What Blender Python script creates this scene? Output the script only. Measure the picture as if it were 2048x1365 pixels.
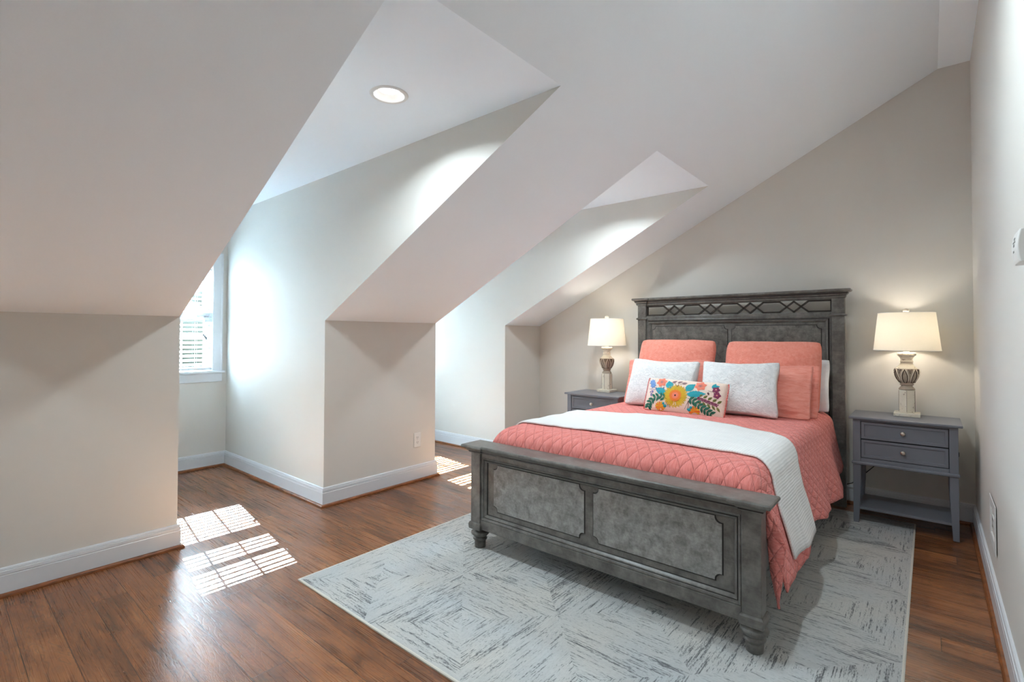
import bpy, bmesh, math, random
from math import sin, cos, pi, sqrt, radians, atan2, floor as ffloor
from mathutils import Vector, Matrix, noise

S = bpy.context.scene
for o in list(bpy.data.objects):
    bpy.data.objects.remove(o)
C = S.collection

# ------------------------------------------------------------------ camera
cam_d = bpy.data.cameras.new('camera')
cam = bpy.data.objects.new('camera', cam_d); C.objects.link(cam)
yaw, pitch, roll = 0.69913783, 0.0180114, 0.00313026
r_ = Vector((sin(yaw), -cos(yaw), 0)); f_ = Vector((cos(yaw), sin(yaw), 0)); u_ = Vector((0, 0, 1))
f_, u_ = (cos(pitch)*f_ + sin(pitch)*u_), (cos(pitch)*u_ - sin(pitch)*f_)
r_, u_ = (cos(roll)*r_ + sin(roll)*u_), (cos(roll)*u_ - sin(roll)*r_)
M = Matrix((r_, u_, -f_)).transposed().to_4x4(); M.translation = (0, 0, 1.3)
cam.matrix_world = M
cam_d.sensor_width = 36; cam_d.lens = 993.885/2048*36
cam_d.shift_y = -(682.5-653.625)/2048
cam_d.clip_start = 0.05
S.camera = cam

# ------------------------------------------------------------------ light and exposure
S.view_settings.view_transform = 'Standard'; S.view_settings.look = 'None'
S.view_settings.gamma = 1; S.view_settings.use_curve_mapping = False
S.view_settings.exposure = 0.50
S.cycles.max_bounces = 10; S.cycles.diffuse_bounces = 6; S.cycles.glossy_bounces = 4
S.cycles.use_denoising = True
S.cycles.sample_clamp_indirect = 0

W = bpy.data.worlds.new('world'); S.world = W; W.use_nodes = True
wn = W.node_tree; wn.nodes.clear()
wo = wn.nodes.new('ShaderNodeOutputWorld'); wb = wn.nodes.new('ShaderNodeBackground')
wtc = wn.nodes.new('ShaderNodeTexCoord'); wsx = wn.nodes.new('ShaderNodeSeparateXYZ'); wcr = wn.nodes.new('ShaderNodeValToRGB')
wn.links.new(wtc.outputs['Generated'], wsx.inputs[0]); wn.links.new(wsx.outputs['Z'], wcr.inputs[0])
wcr.color_ramp.elements[0].position = 0.0; wcr.color_ramp.elements[0].color = (.95, .97, 1, 1)
wcr.color_ramp.elements[1].position = 0.9; wcr.color_ramp.elements[1].color = (.55, .75, 1, 1)
wn.links.new(wcr.outputs[0], wb.inputs['Color']); wn.links.new(wb.outputs[0], wo.inputs[0])
wb.inputs['Strength'].default_value = 20.0

def lamp(name, kind, loc, energy, color=(1, 1, 1), parent=None, **kw):
    d = bpy.data.lights.new(name, kind); d.energy = energy; d.color = color
    for k, v in kw.items(): setattr(d, k, v)
    o = bpy.data.objects.new(name, d); C.objects.link(o); o.location = loc
    if parent:
        o.parent = parent; o.location = Vector(loc)-wloc(parent)
    return o
def aim(o, d):
    o.rotation_euler = Vector(d).to_track_quat('-Z', 'Y').to_euler()
def wloc(o):
    v = Vector((0, 0, 0))
    while o: v += o.location; o = o.parent
    return v
sun = lamp('sun', 'SUN', (0, 12, 8), 340.0, (.60, .80, 1), angle=radians(.08))
aim(sun, (-.1417, -1, -.722))

# room dimensions
XB0, XH, YK, YR, YD = -1.75, 4.70, 3.525, -.233, 5.41
ZK, ZD, ZC, YC = 1.411, 2.515, 3.238, -.06
SL = (ZC-ZK)/(YK-YC)
YDZ = YK-(ZD-ZK)/SL
D0, D1, D2 = (-1.062, -.082), (1.024, 1.98), (3.086, 4.077)
DORM = ((D0, 'left'), (D1, 'near'), (D2, 'far'))
WZ0, WZ1, WHW = .945, 2.02, .331            # window opening: sill, head, half width
CANX, CANY = 1.503, 2.08
WX = (-.565, 1.516, 3.535)                          # window centres
for cx in WX:                                # daylight portals at the windows
    p = lamp('daylight_portal', 'AREA', (cx, YD+.17, (WZ0+WZ1)/2), 1, shape='RECTANGLE', size=.7, size_y=1.12)
    aim(p, (0, -1, 0)); p.data.cycles.is_portal = True

# ------------------------------------------------------------------ node helpers
def lin(c):
    return tuple(((v/255)/12.92 if v/255 <= .04045 else ((v/255+.055)/1.055)**2.4) for v in c)+(1,)
class NT:
    def __init__(s, name):
        s.m = bpy.data.materials.new(name); s.m.use_nodes = True; s.t = s.m.node_tree
        s.t.nodes.clear(); s.out = s.n('ShaderNodeOutputMaterial')
    def n(s, typ, props=None, **ins):
        nd = s.t.nodes.new(typ)
        for k, v in (props or {}).items(): setattr(nd, k, v)
        for k, v in ins.items():
            key = int(k[1:]) if k[0] == 'i' and k[1:].isdigit() else k.replace('_', ' ')
            s.set(nd.inputs[key], v)
        return nd
    def set(s, sock, v):
        if hasattr(v, 'is_output'): s.t.links.new(v, sock)
        elif hasattr(v, 'outputs'): s.t.links.new(v.outputs[0], sock)
        else: sock.default_value = v
    def math(s, op, a, b=0.0, c=0.0):
        nd = s.n('ShaderNodeMath', {'operation': op}); s.set(nd.inputs[0], a); s.set(nd.inputs[1], b); s.set(nd.inputs[2], c)
        return nd.outputs[0]
    def mix(s, f, a, b, mode='MIX'):
        nd = s.n('ShaderNodeMix', {'data_type': 'RGBA', 'blend_type': mode})
        s.set(nd.inputs[0], f); s.set(nd.inputs[6], a); s.set(nd.inputs[7], b)
        return nd.outputs[2]
    def ramp(s, f, stops):
        nd = s.n('ShaderNodeValToRGB', None, i0=f); cr = nd.color_ramp
        while len(cr.elements) < len(stops): cr.elements.new(.5)
        for e, (p, c) in zip(cr.elements, stops):
            e.position = p; e.color = c if hasattr(c, '__len__') else (c, c, c, 1)
        return nd.outputs[0]
    def noise(s, vec, scale, detail=2, rough=.5, dist=0.0, dim='3D'):
        nd = s.n('ShaderNodeTexNoise', {'noise_dimensions': dim}, Vector=vec, Scale=scale, Detail=detail, Roughness=rough, Distortion=dist)
        return nd.outputs[0]
    def map(s, vec, sc=(1, 1, 1), loc=(0, 0, 0), rot=(0, 0, 0)):
        return s.n('ShaderNodeMapping', None, Vector=vec, Location=loc, Rotation=rot, Scale=sc).outputs[0]
    def coord(s, k='Object'): return s.n('ShaderNodeTexCoord').outputs[k]
    def xyz(s, v): 
        nd = s.n('ShaderNodeSeparateXYZ', None, i0=v); return nd.outputs
    def comb(s, x, y, z=0.0):
        return s.n('ShaderNodeCombineXYZ', None, X=x, Y=y, Z=z).outputs[0]
    def bump(s, h, strength=.5, dist=.002, normal=None):
        nd = s.n('ShaderNodeBump', None, Height=h, Strength=strength, Distance=dist)
        if normal: s.set(nd.inputs['Normal'], normal)
        return nd.outputs[0]
    def bsdf(s, color, rough=.5, normal=None, **kw):
        b = s.n('ShaderNodeBsdfPrincipled'); s.set(b.inputs['Base Color'], color); s.set(b.inputs['Roughness'], rough)
        for k, v in kw.items(): s.set(b.inputs[k.replace('_', ' ')], v)
        if normal: s.set(b.inputs['Normal'], normal)
        s.t.links.new(b.outputs[0], s.out.inputs[0]); return b

def m_plain(name, rgb, rough=.5, nscale=60, var=.04, bump=0.0, bdist=.001, metal=0.0, spec=.5, lincol=None, sheen=0):
    t = NT(name); co = t.coord()
    col = lincol or lin(rgb)
    nz = t.noise(co, nscale, 3)
    c2 = tuple(max(0, v*(1-var*2)) for v in col[:3])+(1,)
    cc = t.mix(nz, c2, tuple(min(1, v*(1+var)) for v in col[:3])+(1,))
    nr = t.bump(nz, bump, bdist) if bump else None
    t.bsdf(cc, rough, nr, Metallic=metal, Specular_IOR_Level=spec, Sheen_Weight=sheen)
    return t.m

MT = {}
MT['wall'] = m_plain('wall_paint', (212, 209, 203), .62, 220, .012, .12, .0006, spec=.3)
MT['ceil'] = m_plain('ceiling_paint', (234, 241, 247), .75, 220, .01, .1, .0006, spec=.25)
MT['trim'] = m_plain('trim_paint', (212, 215, 219), .32, 30, .01)
MT['white_plastic'] = m_plain('white_plastic', (222, 222, 220), .35, 30, .01)
MT['dark_slot'] = m_plain('dark_slot', (40, 38, 36), .5)
MT['pencil'] = m_plain('thermostat_marks', (110, 112, 108), .5)
MT['blind'] = m_plain('blind_slat', (206, 207, 208), .4, 20, .01)
MT['cord'] = m_plain('blind_cord', (205, 205, 205), .8)
MT['tassel'] = m_plain('tassel', (120, 118, 115), .5)
MT['dark_cord'] = m_plain('black_cord', (22, 21, 22), .5)
MT['nightstand'] = m_plain('grey_lacquer', (114, 117, 126), .34, 8, .03)
MT['ns_gap'] = m_plain('drawer_gap', (18, 17, 18), .8)
MT['nickel'] = m_plain('satin_nickel', (205, 200, 190), .28, 50, .02, metal=1.0)
MT['tree_leaf'] = m_plain('foliage', (34, 40, 30), .8, 3, .3)
MT['bark'] = m_plain('bark', (40, 34, 29), .9, 10, .2)
MT['grass'] = m_plain('lawn', (46, 54, 38), .9, 2, .2)
MT['mattress'] = m_plain('mattress_ticking', (230, 229, 226), .8, 60, .02)
MT['bulb'] = m_plain('bulb_glass', (250, 248, 240), .3)

# bed wood -----------------------------------------------------------------
def m_bed(name, dark, light, k=1.0):
    t = NT(name); co = t.coord()
    a = t.noise(co, 9*k, 5, .62, .3); b = t.noise(co, 34*k, 4, .6); g = t.noise(t.map(co, (60, 6, 60)), 3, 3)
    f = t.math('ADD', t.math('MULTIPLY', a, .65), t.math('ADD', t.math('MULTIPLY', b, .25), t.math('MULTIPLY', g, .1)))
    col = t.ramp(f, [(.36, dark), (.5, tuple((x+y)/2 for x, y in zip(dark, light))), (.62, light)])
    sp = t.math('GREATER_THAN', t.noise(co, 210, 2), .735)
    col = t.mix(t.math('MULTIPLY', sp, .6), col, (.02, .017, .014, 1))
    t.bsdf(col, t.ramp(a, [(.3, .28), (.7, .42)]), t.bump(b, .15, .001), Specular_IOR_Level=.5)
    return t.m
MT['bed'] = m_bed('weathered_grey_wood', lin((79, 76, 72)), lin((122, 119, 114)), 1.3)
MT['bed_inlay'] = m_bed('mottled_inlay', lin((106, 105, 102)), lin((160, 158, 155)), 2.4)
MT['bed_inlay_shaded'] = m_bed('mottled_inlay_shaded', lin((78, 75, 70)), lin((130, 126, 120)), 2.0)  # darker copy of the inlay, with the headboard's shade put into the colour
MT['bed_dark'] = m_plain('dark_glaze', (38, 34, 31), .5, 40, .2)
MT['bed_bar'] = m_plain('bronze_fretwork', (50, 40, 31), .45, 40, .2)

# floor --------------------------------------------------------------------
def m_floor(name):
    t = NT(name); co = t.coord(); x, y, z = t.xyz(co)
    PW, PL = .136, 1.22
    xs = t.math('DIVIDE', t.math('ADD', x, 5.002), PW); ix = t.math('FLOOR', xs); fx = t.math('SUBTRACT', xs, ix)
    w1 = t.n('ShaderNodeTexWhiteNoise', {'noise_dimensions': '1D'}, W=ix).outputs[0]
    ys = t.math('ADD', t.math('DIVIDE', y, PL), t.math('MULTIPLY', w1, 7.0)); iy = t.math('FLOOR', ys); fy = t.math('SUBTRACT', ys, iy)
    idv = t.comb(ix, iy)
    wn2 = t.n('ShaderNodeTexWhiteNoise', {'noise_dimensions': '2D'}, Vector=idv); rnd = wn2.outputs[0]
    off = t.n('ShaderNodeVectorMath', {'operation': 'SCALE'}, i0=wn2.outputs[1]); off.inputs['Scale'].default_value = 40
    pv = t.n('ShaderNodeVectorMath', {'operation': 'ADD'}, i0=co, i1=off.outputs[0]).outputs[0]
    warp = t.noise(t.map(pv, (7, 1.15, 1)), 1.5, 3, .55, .9)
    rings = t.math('ADD', t.math('MULTIPLY', t.math('SINE', t.math('MULTIPLY', warp, 78.0)), .5), .5)
    fine = t.noise(t.map(pv, (120, 1.1, 1)), 2.0, 4, .55)
    pore = t.noise(t.map(pv, (300, 3, 1)), 1.0, 2, .5)
    blot = t.noise(t.map(pv, (7, 1.6, 1)), 1.5, 5, .62, 1.1)
    f = t.math('ADD', t.math('MULTIPLY', blot, .55), t.math('ADD', t.math('MULTIPLY', rings, .08), t.math('MULTIPLY', fine, .30)))
    f = t.math('ADD', f, t.math('MULTIPLY', t.math('SUBTRACT', rnd, .5), .10))
    col = t.ramp(f, [(.27, lin((62, 37, 22))), (.40, lin((106, 64, 36))), (.51, lin((146, 91, 53))), (.67, lin((176, 118, 73)))])
    line = t.math('POWER', rings, 10.0)
    col = t.mix(t.math('MULTIPLY', line, .55), col, lin((66, 40, 26)))
    col = t.mix(t.math('MULTIPLY', t.ramp(pore, [(.55, 0.0), (.68, 1.0)]), .18), col, lin((60, 37, 25)))
    ex = t.math('MINIMUM', fx, t.math('SUBTRACT', 1.0, fx)); ey = t.math('MINIMUM', fy, t.math('SUBTRACT', 1.0, fy))
    e = t.math('MINIMUM', t.math('MULTIPLY', ex, PW), t.math('MULTIPLY', ey, PL))
    gap = t.math('LESS_THAN', e, .0013)
    col = t.mix(t.math('MULTIPLY', gap, .85), col, lin((30, 19, 13)))
    h = t.math('SUBTRACT', t.math('ADD', t.math('MULTIPLY', line, -.45), t.math('MULTIPLY', fine, .5)), t.math('MULTIPLY', gap, 1.2))
    t.bsdf(col, t.ramp(fine, [(.2, .24), (.8, .33)]), t.bump(h, .30, .0009), Specular_IOR_Level=.8)
    return t.m
MT['floor'] = m_floor('hickory_planks')
def m_shoe():
    t = NT('shoe_wood'); co = t.coord(); g = t.noise(t.map(co, (9, 9, 60)), 2, 4, .6, .4)
    t.bsdf(t.ramp(g, [(.3, lin((92, 52, 26))), (.7, lin((160, 96, 52)))]), .35); return t.m
MT['shoe'] = m_shoe()

# rug ----------------------------------------------------------------------
RX0, RX1, RY0, RY1 = 1.303, 4.44, .085, 2.572
def m_rug():
    t = NT('rug_pile'); co = t.coord(); x, y, z = t.xyz(co)
    T = .622
    x = t.math('ADD', x, .012)
    xs = t.math('DIVIDE', x, T); ys = t.math('DIVIDE', y, T)
    ix = t.math('FLOOR', xs); iy = t.math('FLOOR', ys)
    fx = t.math('SUBTRACT', t.math('SUBTRACT', xs, ix), .5); fy = t.math('SUBTRACT', t.math('SUBTRACT', ys, iy), .5)
    ax = t.math('ABSOLUTE', fx); ay = t.math('ABSOLUTE', fy)
    d = t.math('MULTIPLY', t.math('MAXIMUM', ax, ay), T)
    sel = t.math('GREATER_THAN', ax, ay)
    along = t.math('ADD', t.math('MULTIPLY', sel, y), t.math('MULTIPLY', t.math('SUBTRACT', 1.0, sel), x))
    quad = t.math('ADD', t.math('MULTIPLY', sel, t.math('ADD', 3.0, t.math('SIGN', fx))), t.math('MULTIPLY', t.math('SUBTRACT', 1.0, sel), t.math('ADD', 9.0, t.math('SIGN', fy))))
    idn = t.math('ADD', quad, t.math('ADD', t.math('MULTIPLY', ix, 17.3), t.math('MULTIPLY', iy, 31.7)))
    row = t.math('FLOOR', t.math('DIVIDE', d, .0046)); band = t.math('DIVIDE', d, .030)
    v1 = t.comb(t.math('ADD', t.math('MULTIPLY', along, 9.0), t.math('MULTIPLY', row, 3.7)), t.math('MULTIPLY', row, 7.31), idn)
    v2 = t.comb(t.math('MULTIPLY', along, 3.2), band, t.math('ADD', idn, 5.5))
    v3 = t.comb(t.math('MULTIPLY', along, 70.0), t.math('MULTIPLY', d, 260.0), idn)
    st = t.noise(v1, 1.0, 2, .5); cl = t.noise(v2, 1.0, 3, .6); gr = t.noise(v3, 1.0, 2, .6); pile = t.noise(co, 380, 2)
    wq = t.n('ShaderNodeTexWhiteNoise', {'noise_dimensions': '1D'}, W=idn).outputs[0]
    wr_ = t.n('ShaderNodeTexWhiteNoise', {'noise_dimensions': '2D'}, Vector=t.comb(row, idn)).outputs[0]
    dk = t.math('ADD', t.math('MULTIPLY', st, .62), t.math('MULTIPLY', cl, .42))
    dk = t.math('ADD', dk, t.math('ADD', t.math('MULTIPLY', t.math('SUBTRACT', wq, .5), .08), t.math('MULTIPLY', t.math('SUBTRACT', gr, .5), .36)))
    big = t.noise(co, 2.2, 3)
    base = t.mix(t.ramp(big, [(.35, 0.0), (.65, 1.0)]), lin((182, 186, 187)), lin((196, 193, 186)))
    base = t.mix(t.math('MULTIPLY', wr_, .22), base, lin((158, 160, 160)))
    base = t.mix(t.math('MULTIPLY', t.ramp(gr, [(.45, 0.0), (.7, 1.0)]), .30), base, lin((146, 147, 147)))
    f = t.ramp(dk, [(.545, 0.0), (.60, .45), (.67, .85)])
    col = t.mix(f, base, lin((78, 79, 82)))
    h = t.math('ADD', t.math('MULTIPLY', pile, .6), t.math('ADD', t.math('MULTIPLY', wr_, .3), t.math('MULTIPLY', f, -.5)))
    t.bsdf(col, .95, t.bump(h, .6, .003), Specular_IOR_Level=.1, Sheen_Weight=.1)
    return t.m
MT['rug'] = m_rug()
MT['binding'] = m_plain('rug_binding', (208, 204, 194), .9, 300, .06, .4, .001)

# cloth --------------------------------------------------------------------
def m_quilt():
    t = NT('quilted_coral_cotton'); uv = t.coord('UV'); u, v, _ = t.xyz(uv)
    P = .067
    a = t.math('PINGPONG', t.math('DIVIDE', t.math('ADD', u, t.math('MULTIPLY', v, .78)), P), .5)
    b = t.math('PINGPONG', t.math('DIVIDE', t.math('SUBTRACT', u, t.math('MULTIPLY', v, .78)), P), .5)
    mn = t.math('MINIMUM', a, b); puff = t.math('POWER', t.math('MULTIPLY', mn, 2.0), .45)
    seam = t.math('LESS_THAN', mn, .018)
    cr = t.noise(t.map(uv, (170, 28, 1)), 1.0, 3, .6, .5); cr2 = t.noise(t.map(uv, (60, 60, 1)), 1.0, 3, .6)
    h = t.math('ADD', t.math('MULTIPLY', puff, 1.0), t.math('ADD', t.math('MULTIPLY', cr, .55), t.math('MULTIPLY', cr2, .25)))
    col = t.ramp(cr, [(.3, lin((222, 120, 113))), (.7, lin((239, 152, 144)))])
    col = t.mix(t.math('MULTIPLY', seam, .4), col, lin((204, 92, 84)))
    t.bsdf(col, .9, t.bump(h, 1.0, .010), Specular_IOR_Level=.15, Sheen_Weight=.15)
    return t.m
MT['quilt'] = m_quilt()
def m_crinkle(name, c0, c1, scx=40, scy=40, st=.6, dist=.004, uvk=False):
    t = NT(name); co = t.coord('UV')
    cr = t.noise(t.map(co, (scx, scy, 1)), 1.0, 4, .6, .7); f2 = t.noise(t.map(co, (scx*3, scy*3, 1)), 1.0, 2, .6)
    h = t.math('ADD', cr, t.math('MULTIPLY', f2, .35))
    t.bsdf(t.ramp(cr, [(.3, c0), (.7, c1)]), .9, t.bump(h, st, dist), Specular_IOR_Level=.15, Sheen_Weight=.15)
    return t.m
MT['euro'] = m_crinkle('coral_matelasse', lin((234, 138, 120)), lin((243, 160, 142)), 42, 42, .9, .006)
MT['sham'] = m_crinkle('coral_crinkle', lin((231, 140, 124)), lin((243, 166, 150)), 14, 60, .9, .006)
MT['fur'] = m_crinkle('white_plush', lin((218, 219, 220)), lin((238, 238, 238)), 34, 34, .8, .010)
MT['white_cotton'] = m_crinkle('white_cotton', lin((224, 226, 229)), lin((236, 238, 240)), 14, 14, .3)
MT['linen'] = m_crinkle('ivory_cotton', lin((232, 206, 192)), lin((240, 222, 208)), 150, 150, .3, .001)
def m_throw():
    t = NT('waffle_weave'); uv = t.coord('UV'); u, v, _ = t.xyz(uv)
    a = t.math('SINE', t.math('MULTIPLY', u, 2*pi/.0125)); b = t.math('SINE', t.math('MULTIPLY', v, 2*pi/.0125))
    h = t.math('MULTIPLY', t.math('ADD', a, b), .35); nz = t.noise(t.map(uv, (30, 30, 1)), 1, 3)
    t.bsdf(t.ramp(h, [(.0, lin((222, 222, 221))), (.6, lin((238, 238, 237)))]), .95, t.bump(t.math('ADD', h, nz), .45, .002), Specular_IOR_Level=.1, Sheen_Weight=.1)
    return t.m
MT['throw'] = m_throw()
EMB = {k: m_plain('thread_'+k, c, .7, 400, .1, .5, .001) for k, c in dict(
    teal=(20, 158, 172), green=(24, 104, 82), olive=(196, 168, 24), gold=(228, 176, 30), orange=(236, 120, 34), coral=(240, 130, 104),
    pink=(236, 150, 140), plum=(128, 44, 84), brown=(96, 50, 60), blue=(112, 150, 206), red=(222, 92, 84), leaf=(110, 110, 48), grey=(150, 116, 118), lilac=(120, 110, 170)).items()}
# lamp ---------------------------------------------------------------------
def m_shade():
    t = NT('linen_shade'); co = t.coord(); 
    nz = t.noise(t.map(co, (1, 1, 1)), 260, 2)
    d = t.n('ShaderNodeBsdfDiffuse', None, Color=t.mix(nz, lin((226, 222, 212)), lin((236, 233, 225))))
    tr = t.n('ShaderNodeBsdfTranslucent', None, Color=lin((246, 236, 214)))
    mx = t.n('ShaderNodeMixShader', None, i0=.22, i1=d, i2=tr); t.t.links.new(mx.outputs[0], t.out.inputs[0]); return t.m
MT['shade'] = m_shade()
def m_distressed():
    t = NT('distressed_cream'); co = t.coord(); a = t.noise(co, 55, 4, .65); b = t.noise(co, 18, 3)
    col = t.mix(b, lin((212, 202, 184)), lin((236, 229, 214)))
    col = t.mix(t.ramp(a, [(.62, 0.0), (.68, 1.0)]), col, lin((120, 98, 80)))
    t.bsdf(col, .6, t.bump(a, .3, .002)); return t.m
MT['cream'] = m_distressed()
MT['carved'] = m_plain('carved_relief', (178, 164, 146), .65, 60, .15, .4, .002)
MT['groove'] = m_plain('dark_carving', (84, 64, 50), .7, 60, .15)
def m_glass():
    t = NT('window_glass'); g = t.n('ShaderNodeBsdfGlossy', None, Color=(1, 1, 1, 1), Roughness=.02); tr = t.n('ShaderNodeBsdfTransparent')
    tr.inputs[0].default_value = (.93, .96, .95, 1)
    fr = t.n('ShaderNodeFresnel', None, IOR=1.45); mx = t.n('ShaderNodeMixShader', None, i0=t.math('MULTIPLY', fr.outputs[0], .8), i1=tr, i2=g)
    t.t.links.new(mx.outputs[0], t.out.inputs[0]); return t.m
MT['glass'] = m_glass()
def m_emit(name, rgb, s):
    t = NT(name); e = t.n('ShaderNodeEmission', None, Color=rgb, Strength=s); t.t.links.new(e.outputs[0], t.out.inputs[0]); return t.m
MT['lens'] = m_emit('lit_lens', (1, .98, .95, 1), 6.0)
MT['lit_bulb'] = m_emit('lit_bulb', (1, .86, .66, 1), 4.0)

# ------------------------------------------------------------------ mesh builder
class MB:
    def __init__(s): s.v = []; s.f = []; s.mi = []; s.uv = {}; s.sm = []
    def face(s, idx, m=0, smooth=False, uv=None):
        s.f.append(tuple(idx)); s.mi.append(m); s.sm.append(smooth)
        if uv: s.uv[len(s.f)-1] = uv
    def add(s, pts): b = len(s.v); s.v += [Vector(p) for p in pts]; return b
    def poly(s, pts, m=0): b = s.add(pts); s.face(range(b, b+len(pts)), m); return s
    def box(s, a, b, m=0):
        x0, y0, z0 = a; x1, y1, z1 = b
        k = s.add([(x0, y0, z0), (x1, y0, z0), (x1, y1, z0), (x0, y1, z0), (x0, y0, z1), (x1, y0, z1), (x1, y1, z1), (x0, y1, z1)])
        for q in ((0, 3, 2, 1), (4, 5, 6, 7), (0, 1, 5, 4), (1, 2, 6, 5), (2, 3, 7, 6), (3, 0, 4, 7)): s.face([k+i for i in q], m)
        return s
    def hull8(s, lo, hi, m=0):            # two quads (lower, upper) joined
        k = s.add(list(lo)+list(hi))
        for q in ((0, 3, 2, 1), (4, 5, 6, 7), (0, 1, 5, 4), (1, 2, 6, 5), (2, 3, 7, 6), (3, 0, 4, 7)): s.face([k+i for i in q], m)
        return s
    def prism(s, pts, d, m=0, mside=None):
        n = len(pts); d = Vector(d); k = s.add(pts); k2 = s.add([Vector(p)+d for p in pts])
        s.face([k+n-1-i for i in range(n)], m); s.face([k2+i for i in range(n)], m)
        for i in range(n): j = (i+1) % n; s.face((k+i, k+j, k2+j, k2+i), m if mside is None else mside)
        return s
    def lathe(s, prof, c, seg=40, m=0, axis='z', smooth=True, cap=True, sx=1, sy=1):
        rings = []
        for r, h in prof:
            pts = []
            for i in range(seg):
                a = 2*pi*i/seg; p = (r*cos(a)*sx, r*sin(a)*sy, h)
                if axis == 'x': p = (p[2], p[0], p[1])
                if axis == 'y': p = (p[0], p[2], p[1])
                pts.append(Vector(c)+Vector(p))
            rings.append(s.add(pts))
        for a, b in zip(rings, rings[1:]):
            for i in range(seg): j = (i+1) % seg; s.face((a+i, a+j, b+j, b+i), m, smooth)
        if cap:
            s.face([rings[0]+seg-1-i for i in range(seg)], m); s.face([rings[-1]+i for i in range(seg)], m)
        return s
    def tube(s, pts, r, seg=8, m=0):
        pts = [Vector(p) for p in pts]; rings = []
        for i, p in enumerate(pts):
            t = (pts[min(i+1, len(pts)-1)]-pts[max(i-1, 0)]).normalized()
            up = Vector((0, 0, 1)) if abs(t.z) < .9 else Vector((1, 0, 0))
            a = t.cross(up).normalized(); b = a.cross(t)
            rings.append(s.add([p+r*(a*cos(2*pi*k/seg)+b*sin(2*pi*k/seg)) for k in range(seg)]))
        for a, b in zip(rings, rings[1:]):
            for k in range(seg): j = (k+1) % seg; s.face((a+k, a+j, b+j, b+k), m, True)
        s.face([rings[0]+seg-1-k for k in range(seg)], m); s.face([rings[-1]+k for k in range(seg)], m)
        return s
    def sphere(s, c, r, m=0, nu=12, nv=8, sc=(1, 1, 1)):
        prof = [(max(1e-4, r*sin(pi*i/nv)), -r*cos(pi*i/nv)*sc[2]) for i in range(nv+1)]
        return s.lathe(prof, c, nu, m, sx=sc[0], sy=sc[1])
    def grid(s, fn, nu, nv, m=0, uvfn=None, smooth=True, flip=False):
        k = len(s.v)
        for i in range(nu+1):
            for j in range(nv+1): s.v.append(Vector(fn(i/nu, j/nv)))
        for i in range(nu):
            for j in range(nv):
                q = [(i, j), (i+1, j), (i+1, j+1), (i, j+1)]
                if flip: q.reverse()
                s.face([k+a*(nv+1)+b for a, b in q], m, smooth, [uvfn(a/nu, b/nv) for a, b in q] if uvfn else None)
        return s
    def sweep(s, path, prof, up, closed=False, m=0, caps=True, mm=None):
        """profile (a,b): a to the right of travel (seen with 'up' towards you), b along up; mitred corners"""
        P = [Vector(p) for p in path]; up = Vector(up); n = len(P); rings = []
        for i in range(n):
            d1 = (P[i]-P[i-1]) if (closed or i > 0) else None
            d2 = (P[(i+1) % n]-P[i]) if (closed or i < n-1) else None
            n1 = d1.normalized().cross(up) if d1 is not None else None
            n2 = d2.normalized().cross(up) if d2 is not None else None
            if n1 is None: mi = n2
            elif n2 is None: mi = n1
            else: mi = (n1+n2)/(1+n1.dot(n2))
            rings.append(s.add([P[i]+mi*a+up*b for a, b in prof]))
        K = len(prof)
        for i in range(n if closed else n-1):
            a = rings[i]; b = rings[(i+1) % n]
            for k in range(K-1): s.face((a+k, b+k, b+k+1, a+k+1), mm[k] if mm else m)
        if not closed and caps:
            s.face([rings[0]+k for k in range(K)], m); s.face([rings[-1]+K-1-k for k in range(K)], m)
        return s
    def mould(s, loop, prof, m=0, mm=None):         # closed footprint loop (counter-clockwise) with an outward profile, capped top and bottom
        k = len(s.v); n = len(loop); s.sweep(loop, prof, (0, 0, 1), True, m, mm=mm)
        K = len(prof)
        s.face([k+i*K+K-1 for i in range(n)], m); s.face([k+(n-1-i)*K for i in range(n)], m)
        return s

def obj(name, mb, mats, parent=None, bevel=0, bseg=2, subsurf=0, wn=False):
    me = bpy.data.meshes.new(name)
    if parent: org = wloc(parent)
    else:
        xs = [v.x for v in mb.v]; ys = [v.y for v in mb.v]; zs = [v.z for v in mb.v]
        org = Vector(((min(xs)+max(xs))/2, (min(ys)+max(ys))/2, min(zs)))
    me.from_pydata([v-org for v in mb.v], [], mb.f)
    mats = mats if isinstance(mats, (list, tuple)) else [mats]
    for q in mats: me.materials.append(MT[q] if isinstance(q, str) else q)
    for p, mi, sm in zip(me.polygons, mb.mi, mb.sm): p.material_index = mi; p.use_smooth = sm
    if mb.uv:
        ul = me.uv_layers.new(name='UVMap')
        for p in me.polygons:
            q = mb.uv.get(p.index)
            if q:
                for li, c in zip(p.loop_indices, q): ul.data[li].uv = c
    bm = bmesh.new(); bm.from_mesh(me)
    if not mb.uv: bmesh.ops.recalc_face_normals(bm, faces=bm.faces)
    bm.to_mesh(me); bm.free()
    o = bpy.data.objects.new(name, me); C.objects.link(o)
    if parent: o.parent = parent
    else: o.location = org
    if bevel:
        b = o.modifiers.new('bevel', 'BEVEL'); b.width = bevel; b.segments = bseg; b.limit_method = 'ANGLE'; b.angle_limit = radians(35)
    if subsurf:
        b = o.modifiers.new('subsurf', 'SUBSURF'); b.levels = subsurf; b.render_levels = subsurf
    return o
def tag(o, label, cat, group=None):
    o['label'] = label; o['category'] = cat
    if group: o['group'] = group
    return o
def thing(name, label, cat, loc, group=None):
    o = bpy.data.objects.new(name, None); C.objects.link(o); o.location = loc; o.empty_display_size = .1
    return tag(o, label, cat, group)
def struct(name, mb, m, parent=None, **k):
    o = obj(name, mb, m, parent, **k)
    if not parent: o['kind'] = 'structure'
    return o
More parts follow.
